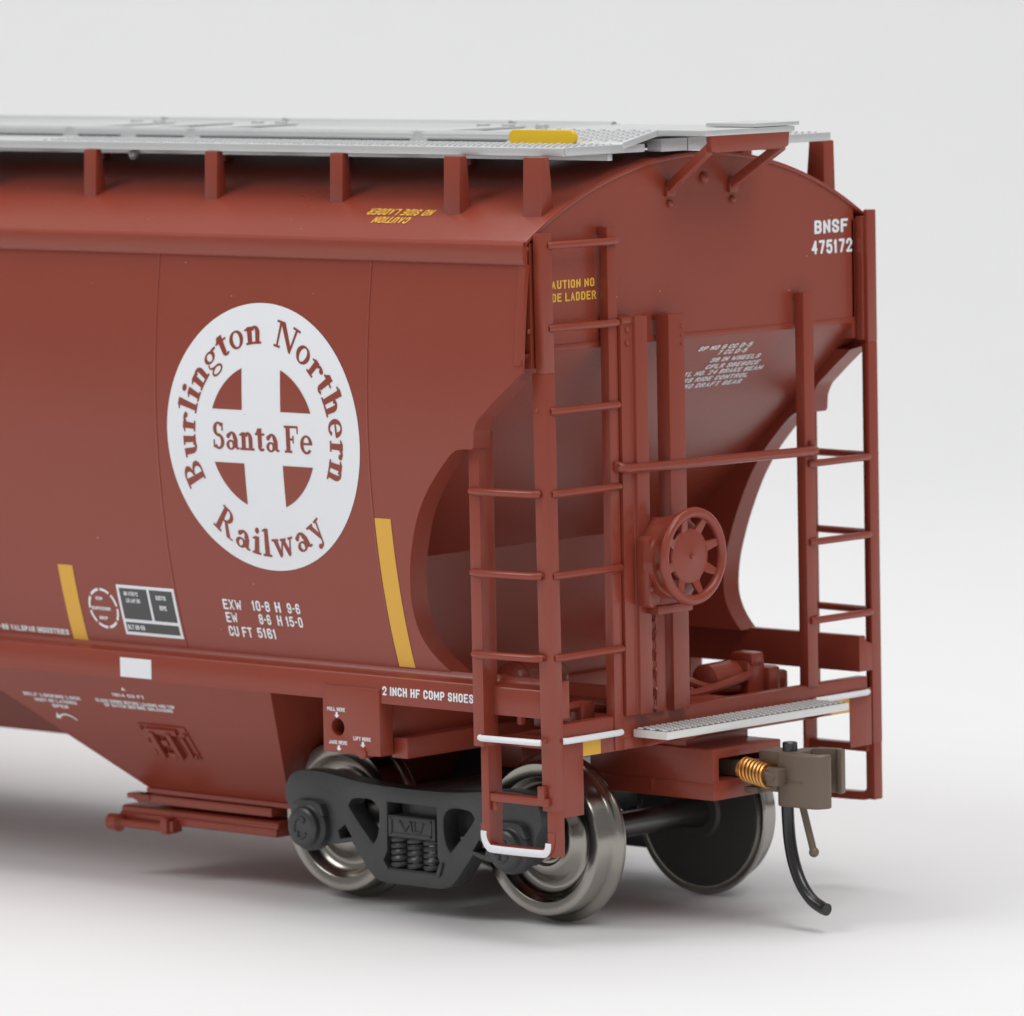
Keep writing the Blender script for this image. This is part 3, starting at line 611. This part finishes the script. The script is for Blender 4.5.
# red bracket carrying the tongue
br = obj('tongue_bracket', MB().prism([(-4.05, 53.0), (-4.15, 54.08), (4.15, 54.08), (4.05, 53.15), (3.6, 52.95), (-3.5, 52.92)], 'x', 3.15, 3.6), RED, car, bevel=.06)
for sg in (-1, 1):
    y1, y0 = sg*3.85, sg*3.3
    mb = MB().hexa([(-1.02, y0-.38, 50.0), (-1.02, y0+.38, 50.0), (-1.02, y0+.38, 50.75), (-1.02, y0-.38, 50.75)], [(3.2, y1-.34, 52.8), (3.2, y1+.34, 52.8), (3.2, y1+.34, 53.55), (3.2, y1-.34, 53.55)])
    obj('bracket_leg', mb, RED, br, bevel=.08)
    obj('leg_bolt', MB().sphere((-.95, y0+.05, 49.4), .28), RED, br)
    obj('leg_foot', B(-1.02, -.7, y0-.45, y0+.45, 49.9, 50.6), RED, br, bevel=.06)
obj('leg_bolt', MB().sphere((-.95, .35, 51.0), .42), RED, br)
hb = obj('hatch_end_box', B(-2.2, -.86, -4.1, -1.4, 52.95, 53.85), SILVER, car, bevel=.12)
obj('hatch_end_box', B(-2.2, -.86, -1.3, 3.9, 52.95, 53.85), SILVER, car, bevel=.12)
# trough hatch: coaming, covers with rolled edges, clamps
coam = obj('hatch_coaming', B(XL+4, -11.6, -5.6, 5.6, 51.8, 53.62), SILVER, car, bevel=.08)
segs = [(-11.8, -21.4), (-21.6, -43.9), (-44.1, -56.6), (-56.8, -79), (-79.2, -101.5), (-101.7, -124), (-124.2, -146.5), (-146.7, -169), (-169.2, -196)]
for x1, x0 in segs:
    cv = [(-5.9, 53.4), (-6.05, 53.75), (-5.9, 54.08), (-5.5, 54.2), (-5.0, 54.05), (-2, 54.12), (0, 54.15), (2.6, 54.15), (3.3, 54.4), (4.3, 54.46), (4.9, 54.3), (5.9, 53.9), (5.9, 53.4)]
    hc = obj('hatch_cover', MB().prism(cv, 'x', x0+.15, x1-.15), SILVER, car, bevel=.08, ang=30)
    obj('rolled_edge', MB().tube([(x0+.3, -5.95, 53.98), (x1-.3, -5.95, 53.98)], .36, 14), SILVER, hc)
    obj('rolled_edge', MB().tube([(x0+.3, 3.8, 54.3), (x1-.3, 3.8, 54.3)], .36, 14), SILVER, hc)
    for xx in (x0+1.2, x1-5.2 if x1 > -15 else x1-1.0):
        obj('hatch_hook', B(xx-.45, xx+.45, 1.4, 2.0, 54.1, 54.5), SILVER, hc, bevel=.15)
for xcl in (-21.5, -44.0, -50.6, -56.7, -79.1, -101.6):
    cl = obj('hatch_clamp', B(xcl-.85, xcl+.85, -6.25, -5.0, 53.1, 54.3), SILVER, car, bevel=.15)
    obj('clamp_arm', B(xcl-.7, xcl+1.9, -5.6, 4.9, 54.16, 54.32), SILVER, cl, bevel=.08)
    obj('clamp_tab', B(xcl-.9, xcl+.7, 3.9, 5.1, 54.2, 54.62), SILVER, cl, bevel=.12)
for xx in (-52.5, -40.0, -28.0, -16.0):
    obj('coaming_lug', B(xx-.8, xx+.5, -7.4, -6.6, 51.55, 52.6), RED, coam, bevel=.15)
obj('coaming_knob', MB().sphere((-46.6, -9.6, 52.45), .4), SILVER, coam)

# ------------------------------------------------------------------ print
def emit(name, v2, tris, fn, eps, m, parent, sub=0.6):
    bm = bmesh.new(); vs = [bm.verts.new((u, v, 0)) for u, v in v2]
    for t in tris:
        try: bm.faces.new([vs[i] for i in t])
        except ValueError: pass
    if sub:
        for _ in range(6):
            lg = [x for x in bm.edges if x.calc_length() > sub]
            if not lg: break
            bmesh.ops.subdivide_edges(bm, edges=lg, cuts=1); bmesh.ops.triangulate(bm, faces=bm.faces)
    for v in bm.verts: v.co = Vector(fn(v.co.x, v.co.y, eps))*S
    me = bpy.data.meshes.new(name); bm.to_mesh(me); bm.free(); me.materials.append(m)
    o = bpy.data.objects.new(name, me); COL.objects.link(o); o.parent = parent; return o
# condensed block letters drawn as strokes on a unit cell
LT = {'A': '0,0 .5,1 1,0;.2,.33 .8,.33', 'B': '0,0 0,1 .75,1 1,.85 1,.66 .75,.52 0,.52;.75,.52 1,.38 1,.15 .75,0 0,0', 'C': '1,.72 1,.85 .75,1 .25,1 0,.85 0,.15 .25,0 .75,0 1,.15 1,.28',
 'D': '0,0 0,1 .7,1 1,.82 1,.18 .7,0 0,0', 'E': '1,1 0,1 0,0 1,0;0,.52 .8,.52', 'F': '1,1 0,1 0,0;0,.52 .8,.52', 'G': '1,.75 1,.85 .75,1 .25,1 0,.85 0,.15 .25,0 .75,0 1,.15 1,.48 .6,.48',
 'H': '0,0 0,1;1,0 1,1;0,.52 1,.52', 'I': '.5,0 .5,1', 'J': '1,1 1,.15 .75,0 .25,0 0,.15 0,.3', 'K': '0,0 0,1;1,1 0,.4;.3,.58 1,0', 'L': '0,1 0,0 1,0', 'M': '0,0 0,1 .5,.25 1,1 1,0', 'N': '0,0 0,1 1,0 1,1',
 'O': '.25,1 0,.85 0,.15 .25,0 .75,0 1,.15 1,.85 .75,1 .25,1', 'P': '0,0 0,1 .75,1 1,.85 1,.6 .75,.45 0,.45', 'Q': '.25,1 0,.85 0,.15 .25,0 .75,0 1,.15 1,.85 .75,1 .25,1;.6,.25 1,0', 'R': '0,0 0,1 .75,1 1,.85 1,.64 .75,.5 0,.5;.65,.5 1,0',
 'S': '1,.75 1,.85 .75,1 .25,1 0,.85 0,.68 .25,.55 .75,.45 1,.32 1,.15 .75,0 .25,0 0,.15 0,.25', 'T': '0,1 1,1;.5,1 .5,0', 'U': '0,1 0,.15 .25,0 .75,0 1,.15 1,1', 'V': '0,1 .5,0 1,1', 'W': '0,1 .22,0 .5,.75 .78,0 1,1', 'X': '0,0 1,1;0,1 1,0',
 'Y': '0,1 .5,.5 1,1;.5,.5 .5,0', 'Z': '0,1 1,1 0,0 1,0', '0': '.25,1 0,.85 0,.15 .25,0 .75,0 1,.15 1,.85 .75,1 .25,1', '1': '.1,.78 .55,1 .55,0', '2': '0,.72 0,.85 .25,1 .75,1 1,.85 1,.62 0,0 1,0', '3': '0,.8 .25,1 .75,1 1,.85 1,.65 .7,.53 .4,.53;.7,.53 1,.4 1,.15 .75,0 .25,0 0,.2',
 '4': '.75,0 .75,1 0,.32 1,.32', '5': '1,1 .1,1 0,.52 .25,.62 .75,.62 1,.45 1,.15 .75,0 .25,0 0,.18', '6': '1,.8 .75,1 .25,1 0,.85 0,.15 .25,0 .75,0 1,.15 1,.42 .75,.56 .25,.56 0,.42', '7': '0,1 1,1 .35,0', '8': '.25,1 0,.87 0,.66 .25,.53 .75,.53 1,.66 1,.87 .75,1 .25,1;.25,.53 0,.4 0,.13 .25,0 .75,0 1,.13 1,.4 .75,.53',
 '9': '0,.2 .25,0 .75,0 1,.15 1,.85 .75,1 .25,1 0,.85 0,.6 .25,.45 .75,.45 1,.58', '-': '.1,.48 .9,.48', '.': '.4,.0 .6,.0'}
def glyph_text(t, bold=0.02):
    th = .15+bold*.9; x = 0; vs_ = []; fs_ = []
    for c in t:
        if c == ' ': x += .34; continue
        w = {'M': .72, 'W': .78, 'I': th, '1': .36, '.': .2, '-': .36}.get(c, .58); polys = []
        for ln in LT[c].split(';'):
            pp = [tuple(map(float, q.split(','))) for q in ln.split()]
            pp = [(x+th/2+u*(w-th), th/2+v*(1-th)) for u, v in pp]
            for (a0, b0), (a1, b1) in zip(pp[:-1], pp[1:]):
                L = math.hypot(a1-a0, b1-b0) or 1e-6; tk = th*(.72 if c in 'NMWKVAXYRZ24' and abs(a1-a0) > .08 and abs(b1-b0) > .08 else 1); du, dv = (a1-a0)/L*tk/2, (b1-b0)/L*tk/2
                k_ = .0
                polys.append([(a0-dv, b0+du), (a0+dv, b0-du), (a1+dv, b1-du), (a1-dv, b1+du)])
            for a0, b0 in pp[1:-1]: polys.append(circ(a0, b0, th*(.36 if c in 'NMWVA' else .5), 8))
            for a0, b0 in (pp[0], pp[-1]): polys.append([(a0-th/2, b0-th/2), (a0+th/2, b0-th/2), (a0+th/2, b0+th/2), (a0-th/2, b0+th/2)] if c in 'EFHILTDBPRKNMU1' else circ(a0, b0, th/2, 8))
        v, f = fill(polys); k = len(vs_); vs_ += v; fs_ += [tuple(i_+k for i_ in q) for q in f]; x += w+.12
    return vs_, fs_
def text(t, u0, u1, v0, v1, fn, m, parent, eps=.03, bold=.022, flip=False, name='lettering', sub=0):
    v, f = glyph_text(t, bold)
    xs = [p[0] for p in v]; ysv = [p[1] for p in v]; xa, xb, ya, yb = min(xs), max(xs), min(ysv), max(ysv)
    def mp(p):
        a_ = (p[0]-xa)/(xb-xa); b_ = (p[1]-ya)/(yb-ya)
        if flip: a_, b_ = 1-a_, 1-b_
        return (u0+(u1-u0)*a_, v0+(v1-v0)*b_)
    return emit(name, [mp(p) for p in v], f, fn, eps, m, parent, sub)
def rect(u0, u1, v0, v1): return [(u0, v0), (u1, v0), (u1, v1), (u0, v1)]
def patch(name, polys, fn, eps, m, parent, sub=.6, holes=()):
    v, t = fill(polys, holes); return emit(name, v, t, fn, eps, m, parent, sub)
def on_sill(X, z, eps): return (X, -16.9-eps, z)
def on_pad(X, z, eps): return (X, -17.06-eps, z)
def on_end(Y, z, eps): return (-1.0+eps, Y, z)
def on_slope(Y, z, eps):
    t = (40.05-z)/15.05; x, zz = slope_pt(t); return (x+.68*eps, Y, zz-.73*eps)
def on_roof(X, y, eps): return (X, y, roofz(y)+eps)

# -- serif glyphs for the emblem (cap height 1)
ST, TH, SF = .215, .085, .085
def arcp(cx, cy, rx, ry, a0, a1, tx, ty, n=14):
    """annular sector; tx thickness at the sides, ty at top and bottom"""
    A = [math.radians(a0+(a1-a0)*i/n) for i in range(n+1)]
    return [(cx+rx*math.cos(q), cy+ry*math.sin(q)) for q in A] + [(cx+(rx-tx)*math.cos(q), cy+(ry-ty)*math.sin(q)) for q in A[::-1]]
def stem(x, y0, y1, sb=True, stp=True, l=.09, flag=False):
    p = [rect(x, x+ST, y0, y1)]
    if sb: p.append([(x-l, y0), (x+ST+l, y0), (x+ST+l, y0+SF), (x-l, y0+SF)])
    if stp: p.append([(x-l, y1-SF), (x+ST+l, y1-SF), (x+ST+l, y1), (x-l, y1)])
    if flag: p.append([(x-l-.03, y1-.13), (x-l-.03, y1-.08), (x+.04, y1+.0), (x+ST, y1), (x+ST, y1-.13)])
    return p
XH = .66
def ring(cx, cy, rx, ry, tx, ty): return [arcp(cx, cy, rx, ry, 0, 180, tx, ty, 18), arcp(cx, cy, rx, ry, 180, 360, tx, ty, 18)]
def hump(x, w): return [arcp(x+w/2, XH-.26, w/2, .28, 0, 150, ST*.95, .10, 14), rect(x+w-ST*.95, x+w, .0, XH-.25), rect(x+w-ST-.08, x+w+.09, 0, SF)]
G = {}
G['i'] = (stem(.1, 0, XH, flag=True, stp=False)+[circ(.2, .87, .115, 16)], .40)
G['l'] = (stem(.1, 0, 1.02, flag=True, stp=False), .40)
G['n'] = (stem(.1, 0, XH, flag=True, stp=False)+hump(.2, .48), .80)
G['r'] = (stem(.1, 0, XH, flag=True, stp=False)+[arcp(.44, .40, .22, .26, 35, 150, .12, .11, 10), circ(.53, .54, .10, 12)], .62)
G['h'] = (stem(.1, 0, 1.02, flag=True, stp=False)+hump(.2, .48), .80)
G['u'] = ([rect(.1, .1+ST, .2, XH), arcp(.1+.26, .24, .26, .26, 180, 335, ST*.95, .10, 14), rect(.5, .5+ST, 0, XH), rect(.02, .12, XH-SF, XH), rect(.42, .52, XH-SF, XH), rect(.55, .78, 0, SF)], .82)
G['o'] = (ring(.36, XH/2, .33, XH/2+.02, .17, .075), .74)
G['e'] = ([arcp(.35, XH/2, .32, XH/2+.02, 0, 180, .17, .075, 18), arcp(.35, XH/2, .32, XH/2+.02, 180, 322, .17, .09, 16), rect(.12, .66, XH/2-.01, XH/2+.07)], .70)
G['a'] = ([rect(.42, .42+ST, .06, .42), arcp(.33, .40, .275, .27, 0, 150, ST, .09, 14), circ(.14, .50, .095, 12), ] + ring(.27, .17, .24, .19, .15, .07) + [[(.45, .1), (.6, .0), (.72, .02), (.72, .08), (.6, .1)]], .72)
G['t'] = ([rect(.14, .14+ST, .14, .84), rect(.0, .5, XH-.08, XH), arcp(.33, .16, .19, .17, 180, 330, .17, .09, 12), [(.14, .84), (.02, XH-.05), (.2, XH-.05)]], .52)
G['g'] = (ring(.32, .44, .27, .22, .14, .07)+ring(.33, -.16, .33, .18, .10, .07)+[[(.14, .28), (.1, .14), (.2, .06), (.55, .0), (.5, -.05), (.15, .0), (.04, .1), (.06, .25)], rect(.5, .72, .54, .64)], .72)
G['w'] = ([[(.04, XH), (.26, XH), (.44, .1), (.36, 0), (.3, 0)], [(.3, 0), (.38, 0), (.6, XH-.02), (.52, XH)], [(.46, XH), (.66, XH), (.84, .1), (.76, 0), (.7, 0)], [(.7, 0), (.78, 0), (1.02, XH), (.94, XH)], rect(-.02, .34, XH-SF, XH), rect(.42, .74, XH-SF, XH), rect(.84, 1.1, XH-SF, XH)], 1.1)
G['y'] = ([[(.06, XH), (.28, XH), (.46, .12), (.36, -.02)], [(.3, -.22), (.38, -.2), (.66, XH), (.57, XH)], rect(-.02, .36, XH-SF, XH), rect(.46, .76, XH-SF, XH), circ(.2, -.2, .095, 12), [(.2, -.29), (.3, -.27), (.38, -.2), (.3, -.14)]], .74)
G['B'] = (stem(.12, 0, 1, True, True)+[arcp(.36, .75, .34, .25, -90, 90, .18, .075, 14), arcp(.38, .265, .40, .27, -90, 90, .19, .08, 14), rect(.2, .38, 1-.075, 1), rect(.2, .4, .46, .535), rect(.2, .4, 0, .075)], .88)
G['R'] = (stem(.12, 0, 1, True, True)+[arcp(.38, .73, .37, .27, -90, 90, .19, .075, 14), rect(.2, .4, 1-.075, 1), rect(.2, .42, .46, .535), [(.38, .5), (.56, .5), (.86, .06), (.98, .06), (.98, 0), (.7, 0)]], .98)
G['N'] = ([rect(.12, .21, 0, 1), rect(.8, .89, 0, 1), [(.1, 1), (.33, 1), (.89, .12), (.89, 0), (.8, 0)], rect(.0, .33, 0, SF), rect(.0, .2, 1-SF, 1), rect(.68, 1.0, 1-SF, 1)], 1.04)
G['S'] = ([arcp(.33, .74, .28, .27, 30, 270, .18, .085, 18), arcp(.33, .27, .30, .29, -150, 90, .18, .09, 18), rect(.5, .58, .68, .98), rect(.05, .12, .04, .34), [(.2, .56), (.3, .45), (.46, .46), (.4, .58)]], .68)
G['F'] = (stem(.12, 0, 1, True, True)+[rect(.12, .76, 1-.08, 1), rect(.69, .76, .72, 1), rect(.2, .5, .46, .54), rect(.46, .53, .36, .64)], .80)
LC = Vector((-25.2, 33.48)); LR = 9.33
def glyph_line(t, place, total, space=.42, gap=.05):
    w = sum((G[c][1]+gap if c != ' ' else space) for c in t); sc = total/w; x = 0; out = []
    for c in t:
        if c == ' ': x += space; continue
        v, tr_ = fill(G[c][0]); out.append(([place((x+p[0])*sc, p[1], sc) for p in v], tr_)); x += G[c][1]+gap
    return out
emb = patch('emblem', [circ(LC.x, LC.y, LR, 120)], on_side, .028, WHITE, side, .55)
emb['label'] = 'round white emblem with cross and serif lettering'
hw = 1.87; ri_ = 5.12
for sx in (-1, 1):
    for sz in (-1, 1):
        a0 = math.asin(hw/ri_); a1 = math.pi/2-a0
        q = [(LC.x+sx*hw, LC.y+sz*hw)] + [(LC.x+sx*ri_*math.cos(t), LC.y+sz*ri_*math.sin(t)) for t in np.linspace(a0, a1, 20)]
        patch('emblem_quadrant', [q], on_side, .05, RED, emb, .55)
def lay(lst):
    for v, t in lst: emit('letter', v, t, on_side, .05, RED, emb, .5)
CAP = 1.86
def arc_out(rb, a_start):
    def pl_(x, y, sc):
        t = math.radians(a_start)-x/(rb+.55); rr_ = rb+y*CAP
        return (LC.x+rr_*math.cos(t), LC.y+rr_*math.sin(t))
    return pl_
lay(glyph_line('Burlington Northern', arc_out(6.52, 208.5), math.radians(233)*(6.52+.55), space=.55, gap=.06))
def arc_in(rb, a_start):
    def pl_(x, y, sc):
        t = math.radians(a_start)+x/(rb-.5); rr_ = rb-y*CAP*1.05
        return (LC.x+rr_*math.cos(t), LC.y+rr_*math.sin(t))
    return pl_
lay(glyph_line('Railway', arc_in(8.38, 228.5), math.radians(84)*7.88, gap=.09))
lay(glyph_line('Santa Fe', lambda x, y, sc: (LC.x-4.85+x, LC.y-.93+y*1.88), 9.8, space=.22, gap=.03))

# -- other marks on the side
patch('yellow_stripe', [rect(-14.98, -13.47, 17.98, 28.4)], on_side, .03, YELLOW, side)
patch('yellow_stripe', [rect(-47.28, -45.76, 17.75, 23.38)], on_side, .03, YELLOW, side)
dp = patch('stencil_panel', [rect(-41.6, -35.75, 18.55, 22.22)], on_side, .03, WHITE, side)
for q in (rect(-41.35, -38.55, 19.72, 21.98), rect(-38.3, -36.0, 19.72, 21.98), rect(-41.35, -36.0, 18.78, 19.48)):
    patch('stencil_field', [q], on_side, .05, GREYP, dp)
text('BN 475172', -40.9, -39.5, 21.45, 21.75, on_side, WHITE, dp, .065, .07)
text('LD LMT 60', -40.8, -39.4, 20.95, 21.25, on_side, WHITE, dp, .065, .07)
text('COTS', -37.7, -36.7, 21.3, 21.62, on_side, WHITE, dp, .065, .07)
text('RPK', -37.5, -36.8, 20.55, 20.9, on_side, WHITE, dp, .065, .07)
text('BLT 08-99', -41.2, -39.5, 18.95, 19.3, on_side, WHITE, dp, .065, .07)
ds = patch('dashed_ring', [arcp(-43.35, 20.35, 1.5, 1.5, 9+45*k, 46+45*k, .2, .2, 6) for k in range(8)], on_side, .03, WHITE, side)
text('EIN', -43.95, -43.3, 20.95, 21.2, on_side, WHITE, ds, .03, .07); text('SUPERIOR', -44.6, -42.65, 20.2, 20.45, on_side, WHITE, ds, .03, .07); text('GRIP', -44.0, -43.15, 19.5, 19.75, on_side, WHITE, ds, .03, .07)
for t, u0, u1, v0 in [('EXW', -31.01, -29.17, 21.06), ('10-8', -28.12, -26.41, 21.12), ('H', -25.89, -25.35, 21.14), ('9-6', -24.70, -23.47, 21.14), ('EW', -30.96, -29.82, 20.12), ('8-6', -27.70, -26.55, 20.17), ('H', -25.92, -25.46, 20.18), ('15-0', -25.06, -23.46, 20.18), ('CU FT', -30.98, -28.68, 19.12), ('5161', -28.16, -26.39, 19.16)]:
    text(t, u0, u1, v0, v0+.74, on_side, WHITE, side, bold=.035)
text('45-99 VALSPAR INDUSTRIES', -55.7, -47.65, 18.08, 18.5, on_side, WHITE, side, bold=.06)
patch('white_patch', [rect(-41.7, -38.53, 15.56, 16.95)], on_sill, .03, WHITE, sill, 0)
text('2 INCH HF COMP SHOES', -15.9, -7.4, 16.02, 16.63, on_sill, WHITE, sill, bold=.05)
def arrow(x, z, fn, par, dirn=-1, h=.75):
    patch('arrow', [[(x-.1, z), (x+.1, z), (x+.1, z+dirn*h*.5), (x+.26, z+dirn*h*.5), (x, z+dirn*h), (x-.26, z+dirn*h*.5), (x-.1, z+dirn*h*.5)]], fn, .03, WHITE, par, 0)
text('PULL HERE', -21.05, -19.35, 14.62, 14.88, on_pad, WHITE, pads[0], bold=.06); arrow(-20.15, 14.55, on_pad, pads[0], h=.4)
text('JACK HERE', -20.95, -19.2, 12.32, 12.58, on_pad, WHITE, pads[0], bold=.06); arrow(-20.0, 12.25, on_pad, pads[0], h=.4)
text('LIFT HERE', -18.6, -16.95, 12.72, 12.98, on_pad, WHITE, pads[0], bold=.06); arrow(-17.7, 12.65, on_pad, pads[0], h=.4)
for t, u0, u1, z in [('SELF LOCKING LOCK', -54.2, -48.2, 13.15), ('MUST BE LATCHED', -53.3, -48.9, 12.75), ('OPEN', -51.75, -50.1, 12.35), ('A', -43.1, -42.65, 14.3), ('1814 CU FT', -44.4, -41.1, 13.78), ('CLOSE DOORS BEFORE LOADING AND TOP', -46.55, -38.45, 13.2), ('OF HATCH BEFORE UNLOADING', -45.9, -38.9, 12.88)]:
    text(t, u0, u1, z, z+.27, on_bay, WHITE, bay0, bold=.06)
patch('arrow', [arcp(-50.9, 10.9, 1.25, 1.0, 35, 140, .13, .13, 10), [(-52.1, 11.5), (-51.75, 11.95), (-51.55, 11.45)]], on_bay, .03, WHITE, bay0, 0)
# -- marks on the end
text('BNSF', 12.2, 15.9, 46.55, 47.5, on_end, WHITE, endsheet, bold=.055)
text('475172', 11.85, 16.35, 45.12, 46.1, on_end, WHITE, endsheet, bold=.055)
text('CAUTION NO', -16.0, -11.1, 44.2, 44.78, on_end, YELLOW, endsheet, bold=.06)
text('SIDE LADDER', -16.2, -10.95, 43.33, 43.92, on_end, YELLOW, endsheet, bold=.06)
for t, y0, y1, z in [('SP NO 9 CC D-5', .8, 6.45, 39.02), ('7 CC D-5', 3.3, 6.4, 38.6), ('36 IN WHEELS', 3.2, 8.5, 38.06), ('CPLR SBE60CE', 3.3, 9.05, 37.56), ('STL NO. 24 BRAKE BEAM', 1.0, 9.95, 37.12), ('SS RIDE CONTROL', 2.0, 9.0, 36.64), ('50 DRAFT GEAR', 2.6, 8.8, 36.18)]:
    text(t, y0, y1, z, z+.34, on_slope, WHITE, slope, bold=.055)
text('NO SIDE LADDER', -17.7, -11.7, -15.75, -15.0, on_roof, YELLOW, roof, bold=.05, flip=True, eps=.04, sub=.5)
text('CAUTION', -16.4, -13.1, -16.65, -15.95, on_roof, YELLOW, roof, bold=.05, flip=True, eps=.04, sub=.5)

# a little lint on the paint
import random
random.seed(4)
mb = MB()
for k in range(24):
    q = random.random()
    if q < .55:
        z = random.uniform(19, 45.5); X = random.uniform(-54, -13.5); p_ = on_side(X, z, .01)
    elif q < .8:
        y_ = random.uniform(-17.8, -13); p_ = (random.uniform(-55, -2), y_, roofz(y_)+.01)
    else: p_ = (-.99, random.uniform(-9, 15), random.uniform(41, 49))
    mb.sphere(p_, random.choice((.03, .04, .05)), n=6, m=4)
LINT = mat('pale_lint', (0.62, 0.40, 0.34), 0.8, 0, 0.1)
ln = obj('lint', mb, LINT, car); ln['kind'] = 'stuff'
